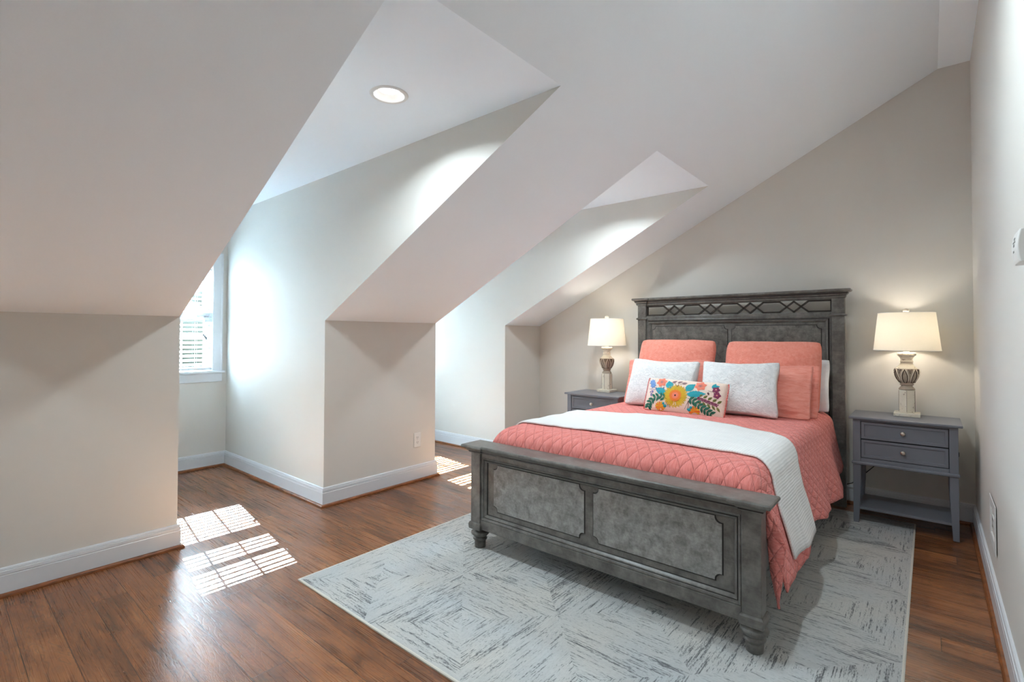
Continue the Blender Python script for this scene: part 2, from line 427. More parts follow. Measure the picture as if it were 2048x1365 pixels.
def dup(root, delta, label=None):
    def cp(o, par):
        c = o.copy(); C.objects.link(c)
        if par: c.parent = par
        for ch in list(o.children): cp(ch, c)
        return c
    r = cp(root, None); r.location = root.location+Vector(delta)
    if label: r['label'] = label
    return r

# ------------------------------------------------------------------ room shell
def zs(y): return ZK+SL*(YK-y)
b = MB(); b.box((XB0-.1, YR-.1, -.12), (XH+.1, YK, 0))
for d in (D0, D1, D2): b.box((d[0]-.05, YK, -.12), (d[1]+.05, YD+.1, 0))
struct('floor', b, 'floor')
for nm, x0, x1 in (('wall_end', XB0, D0[0]), ('wall_left', D0[1], D1[0]), ('wall_middle', D1[1], D2[0]), ('wall_far', D2[1], XH)):
    struct(nm, MB().poly([(x0, YK, 0), (x1, YK, 0), (x1, YK, ZK), (x0, YK, ZK)]), 'wall')
for (d, tagn), cx in zip(DORM, WX):
    for sd, x in (('left', d[0]), ('right', d[1])):
        struct('wall_%s_dormer_%s' % (tagn, sd), MB().poly([(x, YK, 0), (x, YD, 0), (x, YD, ZD), (x, YDZ, ZD), (x, YK, ZK)]), 'wall')
    w = MB(); a0, a1 = cx-WHW, cx+WHW
    w.poly([(d[0], YD, 0), (d[1], YD, 0), (d[1], YD, WZ0-.02), (d[0], YD, WZ0-.02)])
    w.poly([(d[0], YD, WZ1), (d[1], YD, WZ1), (d[1], YD, ZD), (d[0], YD, ZD)])
    w.poly([(d[0], YD, WZ0-.02), (a0, YD, WZ0-.02), (a0, YD, WZ1), (d[0], YD, WZ1)])
    w.poly([(a1, YD, WZ0-.02), (d[1], YD, WZ0-.02), (d[1], YD, WZ1), (a1, YD, WZ1)])
    struct('wall_%s_dormer_back' % tagn, w, 'wall')
    q = MB()
    if 1:                                     # round opening for the recessed light
        hx, hy, hr, n = cx-.013, CANY, .0745, 48
        ring = [(hx+hr*cos(2*pi*i/n), hy+hr*sin(2*pi*i/n), ZD) for i in range(n)]
        def edge(a):
            dx, dy = cos(a), sin(a); ts = []
            if dx: ts.append(((d[1] if dx > 0 else d[0])-hx)/dx)
            if dy: ts.append(((YD if dy > 0 else YDZ)-hy)/dy)
            t = min(v for v in ts if v > 1e-6); return (hx+t*dx, hy+t*dy, ZD)
        angs = sorted([2*pi*i/n for i in range(n)]+[atan2(y_-hy, x_-hx) % (2*pi) for x_ in d for y_ in (YDZ, YD)])
        a_ = q.add([(hx+hr*cos(t), hy+hr*sin(t), ZD) for t in angs]); e_ = q.add([edge(t) for t in angs]); L_ = len(angs)
        for i in range(L_): q.face((a_+i, a_+(i+1) % L_, e_+(i+1) % L_, e_+i))
    struct('ceiling_%s_dormer' % tagn, q, 'ceil')
c = MB()
for x0, x1, y in ((XB0, D0[0], YK), (D0[1], D1[0], YK), (D1[1], D2[0], YK), (D2[1], XH, YK), (D0[0], D0[1], YDZ), (D1[0], D1[1], YDZ), (D2[0], D2[1], YDZ)):
    c.poly([(x0, y, zs(y)), (x1, y, zs(y)), (x1, YC, ZC), (x0, YC, ZC)])
struct('ceiling_slope', c, 'ceil')
struct('ceiling', MB().poly([(XB0, YC, ZC), (XH, YC, ZC), (XH, YR, ZC), (XB0, YR, ZC)]), 'ceil')
struct('wall_right', MB().poly([(XB0, YR, 0), (XH, YR, 0), (XH, YR, ZC), (XB0, YR, ZC)]), 'wall')
struct('wall_headboard', MB().poly([(XH, YR, 0), (XH, YK, 0), (XH, YK, ZK), (XH, YC, ZC), (XH, YR, ZC)]), 'wall')
struct('wall_back', MB().poly([(XB0, YR, 0), (XB0, YK, 0), (XB0, YK, ZK), (XB0, YC, ZC), (XB0, YR, ZC)]), 'wall')

# baseboards and wooden shoe moulding, mitred round every corner
path = [(XB0, YK), (D0[0], YK), (D0[0], YD), (D0[1], YD), (D0[1], YK), (D1[0], YK), (D1[0], YD), (D1[1], YD), (D1[1], YK), (D2[0], YK), (D2[0], YD), (D2[1], YD), (D2[1], YK), (XH, YK), (XH, YR), (XB0, YR)]
names = ['end', 'left_dormer_left', 'left_dormer_back', 'left_dormer_right', 'left', 'near_dormer_left', 'near_dormer_back', 'near_dormer_right', 'middle', 'far_dormer_left', 'far_dormer_back', 'far_dormer_right', 'far', 'headboard', 'right', 'back']
bp = [(0, 0), (.016, 0), (.016, .104), (.0135, .107), (.0135, .1085), (.016, .1105), (.015, .1265), (.0115, .1275), (.011, .1295), (.0125, .131), (.010, .140), (.006, .143), (0, .143)]
sp = [(.016, 0), (.033, 0), (.033, .008), (.031, .014), (.026, .0185), (.016, .020)]
def segsweep(prof, i):
    n = len(path); P = [Vector((x, y, 0)) for x, y in path]; up = Vector((0, 0, 1))
    def mit(k):
        n1 = (P[k % n]-P[(k-1) % n]).normalized().cross(up); n2 = (P[(k+1) % n]-P[k % n]).normalized().cross(up)
        return (n1+n2)/(1+n1.dot(n2))
    m = MB(); a = m.add([P[i]+mit(i)*p+up*q for p, q in prof]); j = (i+1) % n
    e = m.add([P[j]+mit(j)*p+up*q for p, q in prof]); K = len(prof)
    for k in range(K-1): m.face((a+k, e+k, e+k+1, a+k+1))
    return m
for i, nm in enumerate(names):
    struct('baseboard_'+nm, segsweep(bp, i), 'trim')
    struct('trim_%d' % (i+1), segsweep(sp, i), 'shoe')

# ------------------------------------------------------------------ windows and blinds
SY = YD+.085                                  # sash plane
def window(n, cx):
    r = bpy.data.objects.new('window_%d' % n, None); C.objects.link(r); r.location = (cx, YD, WZ0); r['kind'] = 'structure'
    a0, a1 = cx-WHW, cx+WHW
    k = MB(); CW = .088                        # casing round the opening
    k.sweep([(a0, YD, WZ0), (a0, YD, WZ1), (a1, YD, WZ1), (a1, YD, WZ0)],
            [(0, 0), (0, .012), (-.012, .016), (-CW+.02, .019), (-CW+.006, .024), (-CW, .022), (-CW, 0)], (0, -1, 0))
    obj('casing', k, 'trim', r, bevel=.002)
    k = MB().box((a0-CW-.02, YD-.042, WZ0-.022), (a1+CW+.02, YD+.06, WZ0)); obj('stool', k, 'trim', r, bevel=.005)
    k = MB().box((a0-CW, YD-.02, WZ0-.108), (a1+CW, YD, WZ0-.022)); obj('apron', k, 'trim', r, bevel=.003)
    k = MB(); D = .14
    k.box((a0-.02, YD, WZ0), (a0, YD+D, WZ1)).box((a1, YD, WZ0), (a1+.02, YD+D, WZ1)).box((a0-.02, YD, WZ1), (a1+.02, YD+D, WZ1+.03)).box((a0-.03, YD+.055, WZ0-.04), (a1+.03, YD+D+.03, WZ0-.001))
    obj('jamb', k, 'trim', r, bevel=.002)
    gx0, gx1 = cx-.2815, cx+.2815; pw = (gx1-gx0)/3
    for nm, y, zlo, zhi, zb, zt, zm, mw in (('lower_sash', SY, WZ0+.002, 1.545, .982, 1.45, 1.285, .0035), ('upper_sash', SY+.034, 1.49, WZ1, 1.575, 1.995, 1.77, .022)):
        k = MB(); k.box((a0+.002, y-.016, zlo), (gx0, y+.016, zhi)).box((gx1, y-.016, zlo), (a1-.002, y+.016, zhi))
        k.box((gx0, y-.016, zlo), (gx1, y+.016, zb)).box((gx0, y-.016, zt), (gx1, y+.016, zhi))
        for i in (1, 2): k.box((gx0+pw*i-.0065, y-.006, zb), (gx0+pw*i+.0065, y+.006, zt))
        k.box((gx0, y-.0048, zm-mw), (gx1, y+.0048, zm+mw))
        s = obj(nm, k, 'trim', r, bevel=.002)
        obj('glass', MB().box((gx0, y-.002, zb), (gx1, y+.002, zt)), 'glass', s)
    return r
for n_, cx in enumerate(WX): window(n_+1, cx)

def blind(cx, label):
    a0, a1 = cx-WHW+.006, cx+WHW-.003; y = YD+.026; z0 = WZ0+.012
    r = thing('window_blind', label, 'window blind', (cx, y, WZ0), 'slatted window blinds')
    obj('headrail', MB().box((a0, y-.028, WZ1-.05), (a1, y+.024, WZ1-.002)), 'blind', r, bevel=.003)
    obj('bottom_rail', MB().box((a0, y-.025, z0), (a1, y+.025, z0+.022)), 'blind', r, bevel=.004)
    k = MB(); z = z0+.05; tilt = radians(21); th = .0014
    while z < WZ1-.06:
        n = 6; top = []; bot = []
        for i in range(n+1):
            u = (i/n-.5)*.050; cr = .0022*(1-(2*i/n-1)**2)
            yy, zz = u*cos(tilt)-cr*sin(tilt), u*sin(tilt)+cr*cos(tilt)
            top.append((yy, zz+th)); bot.append((yy, zz-th))
        ring = top+bot[::-1]
        A = k.add([(a0, y+p, z+q) for p, q in ring]); B = k.add([(a1, y+p, z+q) for p, q in ring]); L = len(ring)
        for i in range(L): j = (i+1) % L; k.face((A+i, A+j, B+j, B+i), 0, False)
        k.face([A+L-1-i for i in range(L)]); k.face([B+i for i in range(L)])
        z += .0425
    obj('slats', k, 'blind', r)
    k = MB()
    for x in (cx-.235, cx+.197, cx+.30):
        for dy in (-.026, .026):
            k.box((x-.0012, y+dy-.0012, z0+.02), (x+.0012, y+dy+.0012, WZ1-.05))
    obj('ladder_cord', k, 'cord', r)
    k = MB()
    for i, (x, zb) in enumerate(((cx+.262, 1.265), (cx+.275, 1.25), (cx+.252, 1.285))):
        k.tube([(x, y-.034, zb+.03), (x, y-.034, 1.6), (cx+.262, y-.03, WZ1-.05)], .0012, 6)
        k.lathe([(.002, .03), (.007, .022), (.009, .004), (.007, 0)], (x, y-.034, zb), 10, 1)
    obj('lift_cord', k, ['cord', 'tassel'], r)
    return r
blind(WX[1], 'white slatted blind with open slats and cord tassels in the window of the near dormer')
blind(WX[2], 'white slatted blind, open, in the window of the far dormer beside the bed')
blind(WX[0], 'white slatted blind, open, in the window of the dormer nearest the camera, out of view')

# outdoors: lawn far below and trees beyond the dormer windows
struct('ground', MB().box((-40, -30, -5.4), (60, 80, -5.2)), 'grass')
def tree(x, y, h, rr, seed, label):
    random.seed(seed)
    r = thing('tree', label, 'tree', (x, y, -5.2), 'trees beyond the dormer windows')
    k = MB().lathe([(.28, 0), (.2, h*.4), (.1, h*.8)], (x, y, -5.2), 10)
    obj('trunk', k, 'bark', r)
    k = MB()
    for i in range(14):
        a = random.random()*2*pi; q = random.random()*rr; zz = -5.2+h*(.45+.55*random.random())
        c0 = Vector((x+q*cos(a), y+q*sin(a), zz)); rad = rr*(.35+.3*random.random()); nu, nv = 14, 9; kk = len(k.v)
        k.sphere(c0, rad, 0, nu, nv)
        for t in range(kk, len(k.v)):
            dv = k.v[t]-c0; k.v[t] = c0+dv*(1+.35*noise.noise(k.v[t]*1.3))
    obj('crown', k, 'tree_leaf', r)
tree(8.5, 24, 7.9, 2.6, 1, 'leafy tree seen between blind slats low in the left dormer window')
tree(4.2, 22, 7.5, 2.4, 2, 'leafy tree partly hidden beyond the left dormer window frame')

# ------------------------------------------------------------------ recessed light, outlets, thermostat
def can(x, y, z, label, power, flush=False):
    r = thing('recessed_light', label, 'ceiling light', (x, y, z), 'recessed ceiling lights')
    obj('trim_ring', MB().lathe([(.0745, .002), (.0755, -.004), (.078, -.0055), (.092, -.0045), (.0955, -.001), (.0955, 0)], (x, y, z), 56, cap=False), 'white_plastic', r)
    if flush: obj('lens', MB().lathe([(.075, -.006), (.05, -.009), (.001, -.010)], (x, y, z), 40, cap=False), 'lens', r)
    else:
        obj('baffle', MB().lathe([(.0745, 0), (.070, .010), (.060, .022), (.052, .028)], (x, y, z-.001), 56, cap=False), 'white_plastic', r)
        obj('lens', MB().lathe([(.0535, .027), (.001, .025)], (x, y, z), 40, cap=False), 'lens', r)
    l = lamp('recessed_lamp', 'AREA', (x, y, z-.012), power, (.80, .94, 1), r, shape='DISK', size=.13, spread=radians(150))
    return r
CANW = 12.5
can(CANX, CANY, ZD, 'lit round recessed light in the ceiling of the near dormer', CANW)
can(WX[2]-.013, CANY, ZD, 'lit round recessed light in the ceiling of the far dormer beside the bed', CANW)
can(WX[0]-.013, CANY, ZD, 'lit round recessed light in the dormer ceiling at the far left, out of view', CANW*.6)

for x_, y_, p_, l_ in ((2.1, .62, 11.5, 'added fill light, a flush disc on the sloped ceiling above the foot of the bed, out of view'),
                       (.2, .9, 3, 'added fill light, a flush disc on the sloped ceiling left of the near dormer, out of view')):
    can(x_, y_, zs(y_), l_, p_, True).rotation_euler.x = -math.atan(SL)  # added fill lights out of view, modelled as flush ceiling discs

def outlet(name, cx, cz, plane, sgn, w, h, label, along='x', gangs=1):
    # wall faces -Y (sgn=-1) or +Y (sgn=1)
    y0 = plane; th = .006*sgn
    r = thing(name, label, 'wall outlet', (cx, y0, cz-h/2))
    lo, hi = sorted((y0, y0+th))
    obj('cover_plate', MB().box((cx-w/2, lo, cz-h/2), (cx+w/2, hi, cz+h/2)), 'white_plastic', r, bevel=.0025)
    for gi in range(gangs):
        gx = cx+(gi-(gangs-1)/2)*.075
        for dz in (-.021, .021):
            lo2, hi2 = sorted((y0+th, y0+th+.002*sgn))
            s = obj('receptacle', MB().lathe([(.0165, 0), (.0165, .0025*sgn)], (gx, y0+th, cz+dz), 24, axis='y', sy=.82), 'white_plastic', r)
            k = MB(); f0 = y0+th+.0026*sgn
            for dx, hh in ((-.006, .0045), (.006, .0036)):
                k.box((gx+dx-.0013, min(f0, f0+.0005*sgn), cz+dz+.003-hh), (gx+dx+.0013, max(f0, f0+.0005*sgn), cz+dz+.003+hh))
            k.lathe([(.0025, 0), (.0025, .0005*sgn)], (gx, f0, cz+dz-.009), 10, axis='y')
            obj('slots', k, 'dark_slot', s)
        obj('screw', MB().lathe([(.003, 0), (.003, .001*sgn)], (gx, y0+th, cz), 12, axis='y'), 'nickel', r)
outlet('wall_outlet', 2.877, .363, YK, -1, .078, .128, 'white double outlet low on the middle knee wall between the dormers')
r = thing('wall_outlet', 'white rectangular outlet plate low on the right wall near the corner', 'wall outlet', (3.40, YR, .317))
obj('cover_plate', MB().sweep([(3.30, YR, .317), (3.50, YR, .317), (3.50, YR, .453), (3.30, YR, .453)][::-1], [(0, 0), (0, .005), (.004, .007), (.045, .007), (.047, .004)], (0, 1, 0), True), 'white_plastic', r)
s_ = obj('receptacle', MB().box((3.352, YR, .352), (3.448, YR+.0055, .418)), 'white_plastic', r, bevel=.001)
for dz in (.370, .403):
    for dx in (3.385, 3.415): obj('slot', MB().box((dx-.004, YR+.0054, dz-.005), (dx+.004, YR+.006, dz+.005)), 'dark_slot', s_)

r = thing('thermostat', 'white curved thermostat with grey buttons on the right wall', 'thermostat', (2.185, YR, 1.525))
k = MB()
pr = [(.000, -.048), (.024, -.048), (.029, -.034), (.031, 0), (.029, .034), (.024, .048), (.000, .048)]
n = 9
def thp(i, j):
    x = 2.125+.125*i; t = (j-.5)*2; bul = .030-.006*t*t
    return x, bul, t
A = []
for x in (2.125, 2.13, 2.245, 2.25):
    ins = .003 if x in (2.125, 2.25) else 0
    A.append(k.add([(x, YR, 1.528)]+[(x, YR+.030-.007*(2*t/n-1)**2-ins, 1.528+.1*t/n) for t in range(n+1)]+[(x, YR, 1.628)]))
L = n+3
for a, e in zip(A, A[1:]):
    for i in range(L): k.face((a+i, a+(i+1) % L, e+(i+1) % L, e+i), 0)
k.face([A[0]+i for i in range(L)]); k.face([A[-1]+L-1-i for i in range(L)])
obj('housing', k, 'white_plastic', r, bevel=.002)
k = MB()
for x, z, w, h in ((2.19, 1.604, .012, .008), (2.175, 1.594, .01, .005), (2.2, 1.594, .016, .005), (2.19, 1.584, .012, .008), (2.2, 1.566, .01, .006)):
    k.box((x-w, YR+.022, z-h/2), (x+w, YR+.0306-.007*((z-1.578)/.05)**2, z+h/2))
obj('buttons', k, 'pencil', r)

# ------------------------------------------------------------------ rug
r = thing('area_rug', 'pale grey rug with concentric squares of dark streaks beneath the bed', 'rug', (RX0, RY0, 0))
o = obj('pile', MB().box((RX0+.008, RY0+.008, 0), (RX1-.008, RY1-.008, .0082)), 'rug', r)
k = MB().sweep([(RX0, RY0, 0), (RX1, RY0, 0), (RX1, RY1, 0), (RX0, RY1, 0)], [(0, 0), (0, .006), (-.004, .0088), (-.010, .0084), (-.010, 0)], (0, 0, 1), True)
obj('binding', k, 'binding', r)
ZR = .0085

# ------------------------------------------------------------------ bed
BX, BYC = 2.18, 1.343
bed = thing('bed', 'queen bed frame in weathered grey wood with panelled headboard and footboard', 'bed', (3.4, BYC, ZR))
def scallop2(y0, y1, z0, z1, q=.031):
    pts = []
    def c(cy, cz, sy, sz, o):
        s = q*.16
        a = [(cy, cz+sz*q)]
        a.append((cy+sy*s, cz+sz*q))
        for i in range(1, 8):
            t = i/8*pi/2; a.append((cy+sy*(s+(q-s)*sin(t)), cz+sz*(q-(q-s)*(1-cos(t)))))
        a += [(cy+sy*q, cz+sz*s), (cy+sy*q, cz)]
        return a if o else a[::-1]
    return c(y0, z0, 1, 1, True)+c(y1, z0, -1, 1, False)+c(y1, z1, -1, -1, True)+c(y0, z1, 1, -1, False)
def inset(pts, d):
    cy = sum(p[0] for p in pts)/len(pts); cz = sum(p[1] for p in pts)/len(pts)
    hy = max(abs(p[0]-cy) for p in pts); hz = max(abs(p[1]-cz) for p in pts)
    return [(cy+(p[0]-cy)*(1-d/hy), cz+(p[1]-cz)*(1-d/hz)) for p in pts]
def inlay(parent, x, y0, y1, z0, z1, mat='bed_inlay'):
    o1 = scallop2(y0, y1, z0, z1); i1 = inset(o1, .006)
    k = MB(); n = len(o1)
    a = k.add([(x+.0005, p, q) for p, q in o1]); e = k.add([(x-.004, p, q) for p, q in i1])
    for i in range(n): j = (i+1) % n; k.face((a+i, a+j, e+j, e+i), 1)
    k.face([e+i for i in range(n)], 0)
    obj('inlay_panel', k, [mat, 'bed_dark'], parent)
def frame_mould(parent, x, y0, y1, z0, z1, prof, name='panel_moulding', mats=('bed', 'bed_dark')):
    k = MB().sweep([(x, y0, z0), (x, y1, z0), (x, y1, z1), (x, y0, z1)], prof, (-1, 0, 0), True, mm=[1 if i in (4, len(prof)-2) else 0 for i in range(len(prof)-1)])
    obj(name, k, list(mats), parent)

# footboard
F0 = BX; pw = .076; YLo, YRo = 2.158, .525
fb = obj('footboard', MB().box((F0+.034, YRo+pw, .155), (F0+.058, YLo-pw, .60)), 'bed', bed, bevel=.002)
for y0 in (YRo, YLo-pw):
    obj('post', MB().box((F0, y0, .165), (F0+.082, y0+pw, .60)), 'bed', fb, bevel=.004)
    e = .010
    kk = MB().mould([(F0, y0), (F0+.082, y0), (F0+.082, y0+pw), (F0, y0+pw)] and [(F0, y0, 0), (F0+.082, y0, 0), (F0+.082, y0+pw, 0), (F0, y0+pw, 0)],
                    [(.002, .122), (.008, .126), (.010, .150), (.008, .160), (.004, .166), (0, .168)])
    obj('plinth_block', kk, 'bed', fb)
    cy = y0+pw/2; cx = F0+.045
    obj('foot', MB().lathe([(.030, ZR), (.034, .012), (.035, .045), (.031, .049), (.036, .052), (.043, .058), (.044, .064), (.036, .070), (.033, .075), (.046, .082), (.055, .092), (.056, .100), (.050, .108), (.038, .113), (.036, .123)], (cx, cy, 0), 36), 'bed', fb)
# framing round the recessed field
obj('rail', MB().box((F0+.010, YRo+pw, .532+.03), (F0+.07, YLo-pw, .60)), 'bed', fb, bevel=.003)
obj('rail', MB().box((F0+.006, YRo+pw, .130), (F0+.07, YLo-pw, .188)), 'bed', fb, bevel=.003)
frame_mould(fb, F0+.034, YRo+pw, YLo-pw, .186, .567, [(0, 0), (0, .022), (.006, .026), (.013, .024), (.017, .016), (.021, .018), (.026, .015), (.034, .006), (.036, 0)])
ym = BYC
inlay(fb, F0+.034, .680, ym-.0215, .249, .534); inlay(fb, F0+.034, ym+.0215, 2.003, .249, .534)
def breakloop(x0, x1, ylo, yhi, bw, stp, z=0):
    return [(x0, ylo, z), (x1, ylo, z), (x1, yhi, z), (x0, yhi, z), (x0, yhi-bw, z), (x0+stp, yhi-bw, z), (x0+stp, ylo+bw, z), (x0, ylo+bw, z)]
lp = breakloop(F0, F0+.082, YRo, YLo, pw, .012)
obj('cap_rail', MB().mould(lp, [(0, .585), (.006, .586), (.010, .592), (.010, .598), (.016, .600), (.020, .604), (.026, .612), (.036, .616), (.042, .618), (.045, .624), (.044, .631), (.040, .636), (.030, .637)], mm=[1, 0, 1, 0, 0, 0, 1, 0, 0, 0, 0, 0]), ['bed', 'bed_dark'], fb)

# headboard
H0 = 4.535; HL, HR = 2.198, .497; hw = .084
hb = obj('headboard', MB().box((H0+.03, HR+hw, .30), (H0+.056, HL-hw, 1.47)), 'bed', bed, bevel=.002)
for y0 in (HR, HL-hw):
    obj('post', MB().box((H0, y0, 0), (H0+.055, y0+hw, 1.60)), 'bed', hb, bevel=.004)
    k = MB().mould([(H0, y0, 0), (H0+.055, y0, 0), (H0+.055, y0+hw, 0), (H0, y0+hw, 0)], [(0, 1.457), (.008, 1.460), (.012, 1.466), (.010, 1.472), (.004, 1.476), (0, 1.478)])
    obj('band', k, 'bed', hb)
obj('rail', MB().box((H0+.012, HR+hw, 1.462), (H0+.05, HL-hw, 1.492)), 'bed', hb, bevel=.003)
obj('rail', MB().box((H0+.012, HR+hw, 1.590), (H0+.05, HL-hw, 1.612)), 'bed', hb, bevel=.003)
frame_mould(hb, H0+.03, HR+hw, HL-hw, .32, 1.462, [(0, 0), (0, .014), (.008, .018), (.014, .010), (.018, .010), (.026, .020), (.034, .018), (.040, .008), (.046, .006), (.048, 0)])
inlay(hb, H0+.03, .650, ym-.013, .75, 1.396, 'bed_inlay_shaded'); inlay(hb, H0+.03, ym+.013, 2.060, .75, 1.396, 'bed_inlay_shaded')
lp = breakloop(H0, H0+.016, HR, HL, hw, .012)
obj('crown', MB().mould(lp, [(0, 1.596), (.005, 1.597), (.010, 1.603), (.012, 1.612), (.010, 1.617), (.017, 1.620), (.022, 1.628), (.026, 1.640), (.038, 1.645), (.044, 1.650), (.045, 1.660), (.040, 1.666), (.02, 1.667)], mm=[1, 0, 0, 1, 0, 0, 1, 0, 0, 0, 0, 0]), ['bed', 'bed_dark'], hb)
k = MB(); t0, t1 = 1.499, 1.584; br = .0065; xx = H0+.036
ys = [HR+hw+.005, .845, 1.176, 1.508, 1.842, HL-hw-.005]; hs = .103
def bar(p, q):
    p = Vector((xx, p[0], p[1])); q = Vector((xx, q[0], q[1])); d = (q-p).normalized(); s = Vector((1, 0, 0)); nn = d.cross(s)*br; e = d*br*.5; s = s*.009
    k.hull8([p-e-nn-s, p-e+nn-s, p-e+nn+s, p-e-nn+s], [q+e-nn-s, q+e+nn-s, q+e+nn+s, q+e-nn+s])
for lo, hi in ((t0, t1), (t1, t0)):
    py = ys[0]
    for yc in ys[1:5]:
        bar((py, hi), (yc-hs, hi)); bar((yc-hs, hi), (yc, lo)); bar((yc, lo), (yc+hs, hi)); py = yc+hs
    bar((py, hi), (ys[5], hi))
bar((ys[0], t0), (ys[0], t1)); bar((ys[5], t0), (ys[5], t1))
obj('fretwork', k, 'bed_bar', hb)
for y in (.60, 2.06):
    obj('side_rail', MB().box((F0+.082, y, .20), (H0, y+.03, .42)), 'bed', bed, bevel=.003)

tag(obj('mattress', MB().box((2.335, .60, .40), (4.44, 2.085, .69)), 'mattress', None, bevel=.05, bseg=4), 'white mattress on the grey bed, under the coral quilt', 'mattress')

def lerp_tab(t, tab):
    for (a, va), (b_, vb) in zip(tab, tab[1:]):
        if t <= b_: return va+(vb-va)*max(0, (t-a))/(b_-a)
    return tab[-1][1]
# ------------------------------------------------------------------ quilt and throw, draped over the mattress
QL, QR, QZ, QRAD = 2.112, .572, .716, .085
HALF = (QL-QR)/2; FLAT = HALF-QRAD; ARC = QRAD*pi/2
def qprof(s, D, X, off=0.0):
    """arc length s from the bed's centre line (+ = towards the camera side) -> Y, Z; D = drop length"""
    sg = 1 if s > 0 else -1; a = abs(s); rr = QRAD+off
    if a <= FLAT:
        y = a; z = QZ+off+.010*(1-(a/FLAT)**2)
        d = 0
    elif a <= FLAT+ARC:
        t = (a-FLAT)/QRAD; y = FLAT+rr*sin(t); z = QZ-QRAD+rr*cos(t); d = 0
    else:
        d = a-FLAT-ARC; y = HALF+off; z = QZ-QRAD-d
        fr = min(1, d/.35)
        if sg > 0:
            y += d/.40*.112*(1-.4*max(0, min(1, (X-4.08)/.3)))+fr**1.4*(.017*sin(X*11.5+.6)+.006*sin(X*23+2))*(1 if X > 2.7 else .5)
        else: y += .004*fr
    yy = BYC - sg*y if sg > 0 else BYC+y
    return yy, z, d
def front(X):
    """drop of the quilt where it tucks behind the footboard"""
    t = max(0, (2.45-X)/.14)
    return .085*(1-sqrt(max(0, 1-min(1, t)**2)))
def qpoint(s, X, off=0.0):
    y, z, d = qprof(s, 0, X, off)
    wgt = 1.0 if d == 0 else max(0, 1-d/.15)
    z -= front(X)*wgt
    z += .004*noise.noise(Vector((X*5, s*5, 1)))
    if d == 0: z += .003*noise.noise(Vector((X*14, s*14, 4)))
    return Vector((X, y, z))
HEM = [(2.2, .37), (2.45, .385), (2.6, .40), (2.85, .345), (3.0, .325), (3.35, .355), (3.95, .385), (4.15, .335), (4.5, .30)]
def hemR(X): return lerp_tab(X, HEM)+.003*sin(X*31)
k = MB(); X0, X1 = 2.312, 4.455
NS_, NX = 150, 120
def qf(u, v):
    v0 = .06
    X = X0+(X1-X0)*max(0, (v-v0)/(1-v0)); ex = max(0, (v0-v)/v0)*.17
    sR = FLAT+ARC+hemR(X); sL = -(FLAT+ARC+.30)
    p = qpoint(sL+(sR-sL)*u, X); a_ = abs(sL+(sR-sL)*u)
    if ex: p.z -= ex*max(0, min(1, (FLAT+ARC*.6-a_)/.08))
    return p
k.grid(qf, NS_, NX, 0, lambda u, v: (-(FLAT+ARC+.3)+(2*(FLAT+ARC)+.68)*u, X0+(X1-X0)*v), flip=True)
# the folded corner hanging beside the foot post
fl = [[(2.305, .541, .600), (2.305, .536, .600), (2.315, .532, .600), (2.34, .545, .600)],
      [(2.285, .535, .550), (2.283, .526, .550), (2.295, .512, .555), (2.34, .536, .550)],
      [(2.280, .527, .450), (2.270, .492, .450), (2.280, .455, .450), (2.34, .508, .450)],
      [(2.279, .517, .330), (2.267, .491, .330), (2.279, .468, .330), (2.34, .478, .345)],
      [(2.279, .501, .250), (2.270, .489, .250), (2.279, .477, .250), (2.335, .472, .325)],
      [(2.280, .486, .181), (2.2795, .4855, .180), (2.280, .485, .181), (2.335, .474, .315)]]
def flapf(u, v):
    a = u*5; i = min(4, int(a)); t = a-i; bb = v*3; j = min(2, int(bb)); w = bb-j
    P = lambda i, j: Vector(fl[i][j])
    return P(i, j).lerp(P(i+1, j), t).lerp(P(i, j+1).lerp(P(i+1, j+1), t), w)
k.grid(flapf, 25, 18, 0, lambda u, v: (1.0+u*.42, 2.2+v*.14))
q = obj('quilt', k, 'quilt', None)
md = q.modifiers.new('thickness', 'SOLIDIFY'); md.thickness = .009; md.offset = -1
tag(q, 'coral diamond-quilted coverlet spread over the bed and hanging down its side', 'quilt')

# throw: front and back edges follow the drape across the bed
S0, S1 = -(FLAT+ARC+.12), FLAT+ARC+.33
fe = [(-.9, 2.56), (-.7, 2.545), (-.05, 2.548), (.32, 2.54), (.6, 2.572), (.76, 2.53), (.95, 2.50), (1.2, 2.545)]
be = [(-.9, 3.14), (-.7, 3.18), (-.08, 3.345), (.4, 3.30), (.62, 3.21), (.78, 3.07), (.95, 3.00), (1.2, 3.035)]
def throwp(u, v, off):
    s = S0+(S1-S0)*u; a = lerp_tab(s, fe); e = lerp_tab(s, be)
    a += .006*sin(s*9); e += .008*sin(s*7+1)
    return qpoint(s, a+(e-a)*v, off+.002*sin(v*40)*0)
k = MB(); k.grid(lambda u, v: throwp(u, v, .014+.004*noise.noise(Vector((u*9, v*5, 2)))), 110, 36, 0, lambda u, v: (S0+(S1-S0)*u, v*.62), flip=True)
o = obj('throw_blanket', k, 'throw', None)
md = o.modifiers.new('thickness', 'SOLIDIFY'); md.thickness = .009; md.offset = -1
tag(o, 'white waffle-weave throw blanket laid across the coral quilt', 'throw blanket')

